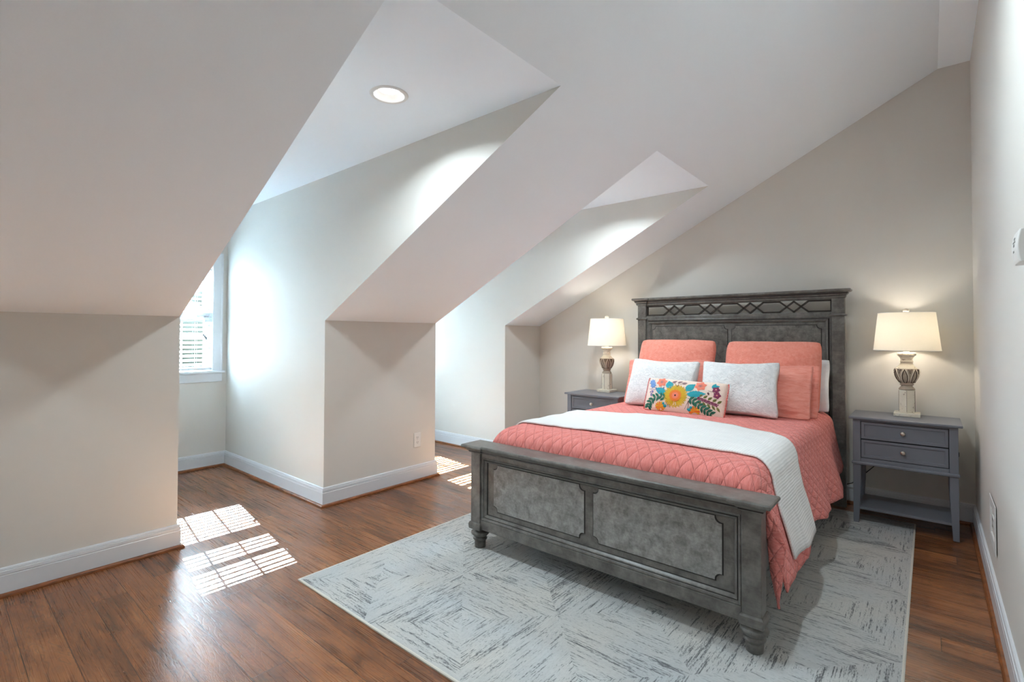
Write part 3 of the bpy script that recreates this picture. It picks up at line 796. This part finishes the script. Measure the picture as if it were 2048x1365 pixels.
# ------------------------------------------------------------------ pillows
def pillow_mb(w, h, t, ears=.012, flange=0, seed=0, wr=.006, n=34, pw_=.5, sag=0, rc=.03, drp=.012):
    k = MB(); sd = Vector((seed*3.7, seed*1.3, seed*2.1)); W2, H2 = w/2, h/2
    cw, ch = W2-flange, H2-flange
    h0 = w/h
    def prof(a):
        a = abs(a); return max(0, 1-a**2.4)**pw_
    def P(i, j, sgn):
        u = i*2-1; v = j*2-1
        x = u*W2; y = v*H2
        x *= 1-ears/W2*(1-v*v)*abs(u)**3*1.0
        y *= 1-ears/H2*(1-u*u)*abs(v)**3*1.0
        r2 = (abs(u)**6*abs(v)**6); x *= 1-rc*r2; y *= 1-rc*r2*h0
        y += drp*(1-u*u)*max(0, v)*-1+.006*noise.noise(Vector((x*8, 0, sd.x)))*max(0, v)
        x += .005*noise.noise(Vector((y*8, 3, sd.y)))*abs(u)**3
        uu = min(1, abs(x)/cw); vv = min(1, abs(y)/ch)
        z = t/2*prof(uu)*prof(vv)
        nn = wr*noise.noise(Vector((x*7, y*7, sgn*2))+sd)+wr*.6*noise.noise(Vector((x*16, y*16, sgn*2))+sd)
        z = max(z+nn*min(1, z/(.15*t)), .003 if flange else .0035)
        if flange and (abs(x) > cw or abs(y) > ch): z = .0035
        wv = .006*noise.noise(Vector((x*9, y*9, 7))+sd) if flange and (abs(x) > cw or abs(y) > ch) else 0
        bend = sag*(y/H2)**2*t*-.0
        return Vector((x, y+H2, sgn*z+wv+bend))
    for sgn in (1, -1):
        k.grid(lambda a, c_: P(a, c_, sgn), n, n, 0, lambda a, c_: ((a-.5)*w, (c_-.5)*h), flip=(sgn < 0))
    # side walls
    ring = lambda sgn: [P(i/n, 0, sgn) for i in range(n)]+[P(1, i/n, sgn) for i in range(n)]+[P(1-i/n, 1, sgn) for i in range(n)]+[P(0, 1-i/n, sgn) for i in range(n)]
    ra = k.add(ring(1)); rb = k.add(ring(-1)); L = 4*n
    for i in range(L): j = (i+1) % L; k.face((ra+i, rb+i, rb+j, ra+j), 0, True, [(0, 0)]*4)
    return k, P
def place_mat(x, y, z, lean, yawd=0, rolld=0):
    be_ = radians(lean)
    up = Vector((sin(be_), 0, cos(be_))); wd = Vector((0, -1, 0)); nr = wd.cross(up)
    m = Matrix((wd, up, nr)).transposed().to_4x4()
    m = Matrix.Rotation(radians(yawd), 4, 'Z') @ m @ Matrix.Rotation(radians(rolld), 4, 'Z')
    m.translation = (x, y, z); return m
def pillow(name, label, mat, dims, pos, group=None, piping=None, **kw):
    k, P = pillow_mb(*dims, **kw); m = place_mat(*pos)
    k.v = [m @ v for v in k.v]
    o = obj(name, k, mat, None); tag(o, label, 'pillow', group)
    me = o.data
    bm = bmesh.new(); bm.from_mesh(me); bmesh.ops.remove_doubles(bm, verts=bm.verts, dist=.0004); bmesh.ops.recalc_face_normals(bm, faces=bm.faces); bm.to_mesh(me); bm.free()
    if piping:
        w, h = dims[0], dims[1]; n = 40; pts = []
        for i in range(4*n):
            a = i/n
            q_ = (a, 0) if a < 1 else (1, a-1) if a < 2 else (3-a, 1) if a < 3 else (0, 4-a)
            A_ = (P(q_[0], q_[1], 1)+P(q_[0], q_[1], -1))/2; pts.append(m @ A_)
        pts.append(pts[0]); kk = MB().tube(pts, .005, 8)
        kk.uv = {i: [(0, 0)]*len(kk.f[i]) for i in range(len(kk.f))}
        obj('piping', kk, piping, o)
    return o, P, m
ZB = .722
pillow('bed_pillow', 'white sleeping pillow upright behind the coral pillows at the right of the headboard', 'white_cotton', (.77, .415, .13), (4.385, .962, ZB, 10), None, seed=1, wr=.004)
eg = 'coral euro pillows against the headboard'
pillow('euro_pillow', 'square coral pillow with piped edge against the left half of the headboard', 'euro', (.675, .575, .17), (4.135, 1.712, ZB, 19, 0, 0), eg, 'euro', seed=2, ears=.004, rc=.055, drp=.0, wr=.009)
pillow('euro_pillow', 'square coral pillow with piped edge against the right half of the headboard', 'euro', (.675, .570, .17), (4.135, .950, ZB, 19, 0, 0), eg, 'euro', seed=3, ears=.004, rc=.055, drp=.006, wr=.009)
sg_ = 'coral flanged pillow shams'
pillow('pillow_sham', 'coral sham mostly hidden behind the left white plush cushion', 'sham', (.715, .415, .11), (3.945, 1.690, ZB, 22, 0, 2), sg_, flange=.045, seed=4)
pillow('pillow_sham', 'orange-edged coral sham tucked behind the front right sham', 'sham', (.705, .405, .09), (4.005, .948, ZB, 22), sg_, flange=.045, seed=5)
pillow('pillow_sham', 'pale coral sham with wide flange directly behind the right white cushion', 'sham', (.71, .405, .11), (3.900, .978, ZB, 22), sg_, flange=.04, seed=6)
pg = 'white plush cushions'
pillow('plush_cushion', 'white plush cushion at the left, behind the embroidered pillow', 'fur', (.585, .425, .17), (3.755, 1.665, ZB, 24, -3, -1), pg, seed=7, ears=.028, wr=.010, drp=.014, rc=.055)
pillow('plush_cushion', 'white plush cushion at the right of the embroidered pillow', 'fur', (.545, .432, .17), (3.755, 1.060, ZB, 24, 4, 1), pg, seed=8, ears=.028, wr=.010, drp=.020, rc=.055)

# embroidered lumbar pillow with stitched flowers and pompom trim
lw, lh, lt = .595, .268, .11
lp_, LP, LM = pillow('lumbar_pillow', 'small oblong pillow embroidered with a yellow flower and teal leaves', 'linen', (lw, lh, lt), (3.605, 1.400, ZB, 23, 0, -1), None, seed=9, ears=.004, wr=.003, n=40)
def surf(x, y, off=.0022):
    u = x/lw+.5; v = y/lh+.5
    e = .004; p = LP(u, v, 1)
    return LM @ (p+Vector((0, 0, off)))
class Emb:
    def __init__(s): s.k = MB()
    def fan(s, cx, cy, pts, off=.0028, m=0):
        a = s.k.add([surf(cx, cy, off+.0012)]+[surf(cx+p, cy+q_, off-.0006) for p, q_ in pts]); n = len(pts)
        for i in range(n): s.k.face((a, a+1+i, a+1+(i+1) % n), m, False)
    def leaf(s, cx, cy, L, W_, ang, off=.0028, m=0, jag=0):
        pts = []; n = 14; ca, sa = cos(ang), sin(ang)
        for side in (1, -1):
            for i in range(n):
                t = i/n if side > 0 else 1-i/n
                p = L*t; q_ = side*W_*sin(pi*min(1, t**.85))*(1+(jag if i % 2 else 0)*.16)
                pts.append((p*ca-q_*sa, p*sa+q_*ca))
        mx = L*.5; c0 = (mx*ca, mx*sa)
        a = s.k.add([surf(cx+c0[0], cy+c0[1], off+.0012)]+[surf(cx+p, cy+q_, off-.0006) for p, q_ in pts]); n2 = len(pts)
        for i in range(n2): s.k.face((a, a+1+i, a+1+(i+1) % n2), m)
    def line(s, pts, w=.0016, off=.003, m=0):
        for (x0, y0), (x1, y1) in zip(pts, pts[1:]):
            d = Vector((x1-x0, y1-y0)); L = max(1e-6, d.length); nx, ny = -d.y/L*w, d.x/L*w
            a = s.k.add([surf(x0+nx, y0+ny, off), surf(x0-nx, y0-ny, off), surf(x1-nx, y1-ny, off), surf(x1+nx, y1+ny, off)]); s.k.face((a, a+1, a+2, a+3), m)
    def build(s, name, mats): 
        s.k.uv = {i: [(0, 0)]*len(f) for i, f in enumerate(s.k.f)}
        return obj(name, s.k, [EMB[m] for m in mats], lp_)
def px(u, v):      # pillow face position from fractions (0..1, 0..1)
    return (u-.5)*lw, (v-.5)*lh
# sunburst
e = Emb(); cx, cy = px(.415, .47)
for i in range(72):
    a = 2*pi*i/72; R1 = .083+.005*(i % 3); e.line([(cx+.02*cos(a), cy+.02*sin(a)), (cx+R1*cos(a), cy+R1*sin(a))], .0029, .0028, 0 if i % 2 else 1)
for i in range(40):
    a = 2*pi*i/40; R1 = .044+.004*(i % 2); e.line([(cx+.008*cos(a), cy+.008*sin(a)), (cx+R1*cos(a), cy+R1*sin(a))], .0028, .0036, 2)
for i in range(20):
    a = 2*pi*i/20; e.line([(cx, cy), (cx+.026*cos(a), cy+.026*sin(a))], .0026, .0043, 3)
e.fan(cx, cy, [(.007*cos(t*pi/6), .007*sin(t*pi/6)) for t in range(12)], .005, 4)
e.build('sunburst_flower', ['olive', 'gold', 'orange', 'coral', 'brown'])
for u, v, L, W_, a in ((.30, .49, .112, .026, radians(158)), (.335, .66, .075, .027, radians(110)), (.53, .64, .090, .027, radians(46)), (.55, .53, .140, .025, radians(8))):
    e = Emb(); x, y = px(u, v); e.leaf(x, y, L, W_, a, jag=1); e.build('teal_leaf', ['teal'])
# ferns
for pts, sgn in (([(.30, .36), (.22, .42), (.13, .36), (.08, .22), (.06, .08)], 1), ([(.58, .42), (.66, .36), (.73, .25), (.80, .16), (.87, .07)], -1)):
    e = Emb(); P2 = [px(*p) for p in pts]; e.line(P2, .0016)
    for (x0, y0), (x1, y1) in zip(P2, P2[1:]):
        for t in (.25, .75):
            xx_, yy_ = x0+(x1-x0)*t, y0+(y1-y0)*t; a = atan2(y1-y0, x1-x0)
            for s_ in (.9, -.9): e.leaf(xx_, yy_, .043, .0095, a+s_)
    e.build('fern_sprig', ['green'])
# coral blossoms
for u, v in ((.20, .86), (.70, .84)):
    e = Emb(); x, y = px(u, v)
    for i in range(6): e.leaf(x, y, .046, .018, 2*pi*i/6+.3)
    for i in range(8): e.line([(x, y), (x+.017*cos(i*pi/4), y+.017*sin(i*pi/4))], .0013, .0045, 1)
    e.line([(x, y-.02), (x-.01*(1 if u > .5 else -1), y-.055)], .0014, .003, 1)
    e.build('coral_blossom', ['coral', 'grey'])
for u, v in ((.235, .135), (.665, .10)):
    e = Emb(); x, y = px(u, v)
    for i in range(14): e.line([(x, y), (x+.041*cos(i*pi/7), y+.034*sin(i*pi/7))], .006, .0028, i % 2)
    s_ = 1 if u < .5 else -1
    e.leaf(x+.022*s_, y+.004, .030, .012, 0 if s_ > 0 else pi, .0042, 2); e.leaf(x+.016*s_, y+.014, .022, .010, .8 if s_ > 0 else 2.3, .0042, 2)
    e.build('orange_bud', ['orange', 'gold', 'teal'])
e = Emb()
for u, v in ((.885, .76), (.905, .60)):
    x, y = px(u, v)
    for i in range(5): e.leaf(x, y, .028, .013, 2*pi*i/5)
    e.fan(x, y, [(.006*cos(t*pi/4), .006*sin(t*pi/4)) for t in range(8)], .0045, 1)
x, y = px(.84, .82); e.leaf(x, y, .05, .014, .3, .0024, 2); e.leaf(x, y-.01, .05, .013, 1.2, .0024, 2)
e.line([px(.80, .70), px(.86, .68), px(.9, .6)], .0014, .003, 3); e.leaf(*px(.80, .66), .026, .007, -1.2, .003, 3)
e.build('plum_blossom', ['plum', 'pink', 'teal', 'brown'])
e = Emb()
st = [px(.69, .46), px(.78, .43), px(.92, .33)]; e.line(st, .0016)
for i in range(18):
    t = i/17; x = st[0][0]+(st[2][0]-st[0][0])*t; y = st[0][1]+(st[2][1]-st[0][1])*t
    for s_ in (1, -1): e.leaf(x, y, .015, .0042, s_*1.0-.3+.2*sin(i*2.1), .003, 0)
    if i % 4 == 1: e.leaf(x, y+.014, .036, .009, .7, .0026, 1); e.leaf(x, y-.014, .04, .008, -.9, .0026, 1)
e.build('berry_sprig', ['plum', 'leaf'])
e = Emb()
for u, v in ((.06, .84), (.085, .74)):
    x, y = px(u, v)
    for i in range(7): e.leaf(x, y, .030, .008, 2*pi*i/7)
e.line([px(.03, .62), px(.12, .60), px(.2, .62), px(.30, .60)], .0016, .003, 1)
for u, v, a in ((.14, .62, 1.8), (.18, .60, -1.4), (.24, .64, 1.2)): e.leaf(*px(u, v), .02, .005, a, .003, 1)
for i in range(8): e.leaf(*px(.07+.012*(i % 3), .42+.022*i), .018, .005, i*1.7, .003, 1)
e.build('blue_blossom', ['blue', 'lilac'])
for u, v, a in ((.36, .90, 1.9), (.43, .92, 1.1), (.49, .90, .5)):
    e = Emb(); x, y = px(u, v); e.line([px(.42, .76), (x, y)], .0012, .003, 1); e.leaf(x-.014*cos(a*.3), y-.008, .042, .0095, a*.3, .003, 0); e.build('bud_sprig', ['grey', 'brown'])
for s_, u0 in ((-1, .33), (1, .57)):
    e = Emb()
    for d in (-.02, .012, .035): e.line([px(u0-.02*s_*-1, .36), px(u0+d, .12)], .0014, .003, 0)
    e.build('stem_sprig', ['brown'])
k = MB()
n = 22
for i in range(n):
    y = -lh/2+lh*(i+.5)/n
    for sx in (1, -1):
        p = LM @ (LP(.5+.5*sx, (i+.5)/n, 1)+Vector((sx*.007, 0, 0))); k.sphere(p, .0048, 0, 8, 6)
for i in range(44):
    p = LM @ (LP((i+.5)/44, 0, 1)+Vector((0, -.002, .004))); k.sphere(p, .0045, 0, 8, 6)
obj('pompom_trim', k, EMB['red'], lp_)

# ------------------------------------------------------------------ nightstands and lamps
ng = 'grey two-drawer nightstands'
NW, NDp, NH = .596, .405, .742                # width, depth, height
def nightstand(x0, y0, label):
    """x0 = front edge of the top, y0 = lower Y end"""
    z0 = ZR
    r = thing('nightstand', label, 'nightstand', (x0+NDp/2, y0+NW/2, z0), ng)
    def B(a, b_): return MB().box((x0+a[0], y0+a[1], z0+a[2]), (x0+b_[0], y0+b_[1], z0+b_[2]))
    H = NH-z0; T = .016
    obj('top', B((0, 0, H-T), (NDp, NW, H)), 'nightstand', r, bevel=.004)
    f = .022; lx0, lx1 = f, NDp-f+.01; ly0, ly1 = f, NW-f; lg = .044
    for ax, ay, sx, sy in ((lx0, ly0, 1, 1), (lx0, ly1, 1, -1), (lx1, ly0, -1, 1), (lx1, ly1, -1, -1)):
        k = MB(); X = lambda t: x0+ax+sx*t; Y = lambda t: y0+ay+sy*t
        tp = .013
        q = lambda a, c_, z: (X(a), Y(c_), z0+z)
        def ring(i0, w_, z): 
            v = [q(i0, i0, z), q(w_, i0, z), q(w_, w_, z), q(i0, w_, z)]
            return v if sx*sy > 0 else v[::-1]
        rs = [k.add(ring(0, lg-tp, 0)), k.add(ring(0, lg, .28)), k.add(ring(0, lg, H-T))]
        for a_, e_ in zip(rs, rs[1:]):
            for i in range(4): k.face((a_+i, a_+(i+1) % 4, e_+(i+1) % 4, e_+i))
        k.face([rs[0]+3-i for i in range(4)]); k.face([rs[2]+i for i in range(4)])
        obj('leg', k, 'nightstand', r, bevel=.002)
    zb = .415
    obj('case', B((lx0+.016, ly0+.012, zb), (lx1-.004, ly1-.012, H-T)), 'ns_gap', r)
    obj('side_panel', B((lx0+lg, ly0+.004, zb), (lx1-.01, ly0+.018, H-T)), 'nightstand', r)
    obj('side_panel', B((lx0+lg, ly1-.018, zb), (lx1-.01, ly1-.004, H-T)), 'nightstand', r)
    obj('rail', B((lx0+.004, ly0+lg, zb), (lx0+.03, ly1-lg, zb+.034)), 'nightstand', r, bevel=.002)
    obj('rail', B((lx0+.004, ly0+lg, H-T-.014), (lx0+.03, ly1-lg, H-T)), 'nightstand', r)
    obj('bead_moulding', B((lx0-.009, ly0-.008, zb-.012), (lx0+.03, ly1+.008, zb+.009)), 'nightstand', r, bevel=.007, bseg=4)
    d0, d1 = ly0+lg+.004, ly1-lg-.004
    for zlo, zhi in ((zb+.039, zb+.161), (zb+.169, H-T-.019)):
        zhi = min(zhi, H-T-.018)
        dr = obj('drawer', B((lx0+.010, d0, zlo), (lx0+.034, d1, zhi)), 'nightstand', r)
        k = MB(); e_ = .020; xx_ = x0+lx0
        k.sweep([(xx_+.010, y0+d0, z0+zlo), (xx_+.010, y0+d1, z0+zlo), (xx_+.010, y0+d1, z0+zhi), (xx_+.010, y0+d0, z0+zhi)],
                [(0, 0), (0, .005), (e_-.004, .005), (e_, 0)], (-1, 0, 0), True)
        obj('front_frame', k, 'nightstand', dr)
        kn = MB().lathe([(.0065, 0), (.005, -.010), (.0075, -.014), (.013, -.018), (.0148, -.023), (.013, -.028), (.007, -.031), (.001, -.0315)], (xx_+.010, y0+NW/2, z0+(zlo+zhi)/2+.002), 24, axis='x')
        obj('knob', kn, 'nickel', dr)
    obj('shelf', B((lx0+.004, ly0+.006, .094), (lx1-.004, ly1-.006, .112)), 'nightstand', r, bevel=.002)
    return r
ns = nightstand(4.195, -.154, 'grey two-drawer nightstand right of the bed, in the corner by the right wall')
ns2 = dup(ns, (-.11, 2.318, 0), 'grey two-drawer nightstand left of the bed, mostly hidden by the quilt')

lgp = 'cream carved table lamps'
def table_lamp(x, y, label):
    z0 = NH+.0005
    r = thing('table_lamp', label, 'table lamp', (x, y, z0), lgp)
    k = MB()
    rot = lambda pts: pts
    a = .0735
    k.box((x-a, y-a, z0), (x+a, y+a, z0+.024))
    obj('base_plate', k, 'cream', r, bevel=.003)
    n = 6; pr = .051
    k = MB(); pts = [(x+pr*cos(2*pi*i/n), y+pr*sin(2*pi*i/n), z0+.024) for i in range(n)]
    k.prism(pts, (0, 0, .158)); ped = obj('pedestal', k, 'cream', r, bevel=.002)
    k = MB()
    for i in range(n):
        px_, py_ = x+(pr+.0002)*cos(2*pi*i/n), y+(pr+.0002)*sin(2*pi*i/n); k.box((px_-.0008, py_-.0008, z0+.03), (px_+.0008, py_+.0008, z0+.178))
    obj('worn_edge', k, 'groove', ped)
    zb = z0+.182
    body = [(.044, 0), (.047, .006), (.043, .014), (.034, .024), (.031, .032), (.039, .036), (.041, .041), (.036, .046), (.044, .056), (.056, .076), (.0655, .100), (.070, .126), (.0695, .143), (.064, .150)]
    top = [(.064, .150), (.060, .155), (.047, .166), (.038, .180), (.034, .193), (.037, .196), (.0385, .201), (.034, .206), (.033, .216), (.038, .228), (.045, .238), (.048, .240), (.0535, .243), (.0545, .258), (.050, .263)]
    bd = obj('carved_bowl', MB().lathe(body, (x, y, zb), 48), 'carved', r)
    # raised petals and dark grooves round the bowl
    def rad(h):
        for (r0, h0), (r1, h1) in zip(body, body[1:]):
            if h0 <= h <= h1: return r0+(r1-r0)*(h-h0)/max(1e-6, h1-h0)
        return .064
    k = MB(); k2 = MB(); NP = 7
    for i in range(NP):
        a0 = 2*pi*(i+.35)/NP
        def pt(da, h, o): rr = rad(h)+o; return (x+rr*cos(a0+da), y+rr*sin(a0+da), zb+h)
        out = [(.0, .146), (.11, .128), (.21, .104), (.25, .080), (.20, .060), (.10, .052)]
        left = [pt(d, h, .0022) for d, h in out]; right = [pt(-d, h, .0022) for d, h in out]
        k2.tube(left, .0026, 6); k2.tube(right, .0026, 6)
        inner = [pt(d*.72, .146-(.146-h)*.86-.006, .003) for d, h in out]+[pt(-d*.72, .146-(.146-h)*.86-.006, .003) for d, h in out[::-1]]
        k2.tube([pt(pi/NP-.17, .147, .002), pt(pi/NP, .118, .002), pt(pi/NP+.17, .147, .002)], .0024, 6)
        k2.tube([pt(pi/NP-.08, .147, .002), pt(pi/NP, .133, .002), pt(pi/NP+.08, .147, .002)], .0018, 6)
        rb = [pt(s_*(pi/NP-.02), .146-.1*0, .001) for s_ in (1, -1)]
        k.tube([pt(d+.075, h, .0015) for d, h in out[:5]], .0032, 6); k.tube([pt(-d-.075, h, .0015) for d, h in out[:5]], .0032, 6)
    obj('petal_outline', k2, 'groove', bd); obj('petal_rib', k, 'cream', bd)
    obj('neck', MB().lathe(top, (x, y, zb), 48), 'cream', r)
    zt = zb+.263
    obj('stem', MB().box((x-.0165, y-.0165, zt), (x+.0165, y+.0165, zt+.06)), 'cream', r, bevel=.003)
    sb, st_ = NH+.462, NH+.727
    k = MB().lathe([(.190, sb), (.162, st_)], (x, y, 0), 72, cap=False)
    sh = obj('lamp_shade', k, 'shade', r)
    for rr, z_ in ((.190, sb), (.162, st_)):
        k = MB().tube([(x+rr*cos(2*pi*i/72), y+rr*sin(2*pi*i/72), z_) for i in range(73)], .002, 6)
        if rr < .17:
            for i in range(3):
                a = 2*pi*i/3+.5; k.tube([(x, y, st_-.003), (x+.162*cos(a), y+.162*sin(a), st_-.001)], .0016, 6)
        obj('shade_ring', k, 'white_plastic', sh)
    obj('harp', MB().tube([(x, y, zt+.05), (x, y, st_)], .004, 8), 'nickel', r)
    obj('bulb', MB().sphere((x, y, zt+.135), .028, 0, 16, 10, (1, 1, 1.25)), 'lit_bulb', r)
    obj('finial', MB().lathe([(.007, 0), (.011, .004), (.018, .010), (.019, .020), (.012, .028), (.003, .031)], (x, y, st_), 24), 'cream', r)
    lamp('lamp_bulb_light', 'POINT', (x, y, zt+.135), 10, (1, .90, .76), r, shadow_soft_size=.035)
    return r
l1 = table_lamp(4.49, .128, 'lit cream carved lamp with white drum shade on the right nightstand')
l2 = dup(l1, (-.075, 2.345, 0), 'lit cream carved lamp with white drum shade on the left nightstand')
k = MB().tube([(4.64, .36, .60), (4.63, .33, .50), (4.62, .28, .40), (4.62, .30, .36), (4.625, .37, .28), (4.63, .42, .22), (4.64, .47, .17), (4.655, .53, .14), (4.66, .58, .14)], .003, 8)
obj('power_cord', k, 'dark_cord', l1)
k = MB().box((4.665, -.150, .462), (4.695, -.128, .492)); obj('plug', k, 'dark_cord', l1, bevel=.004)
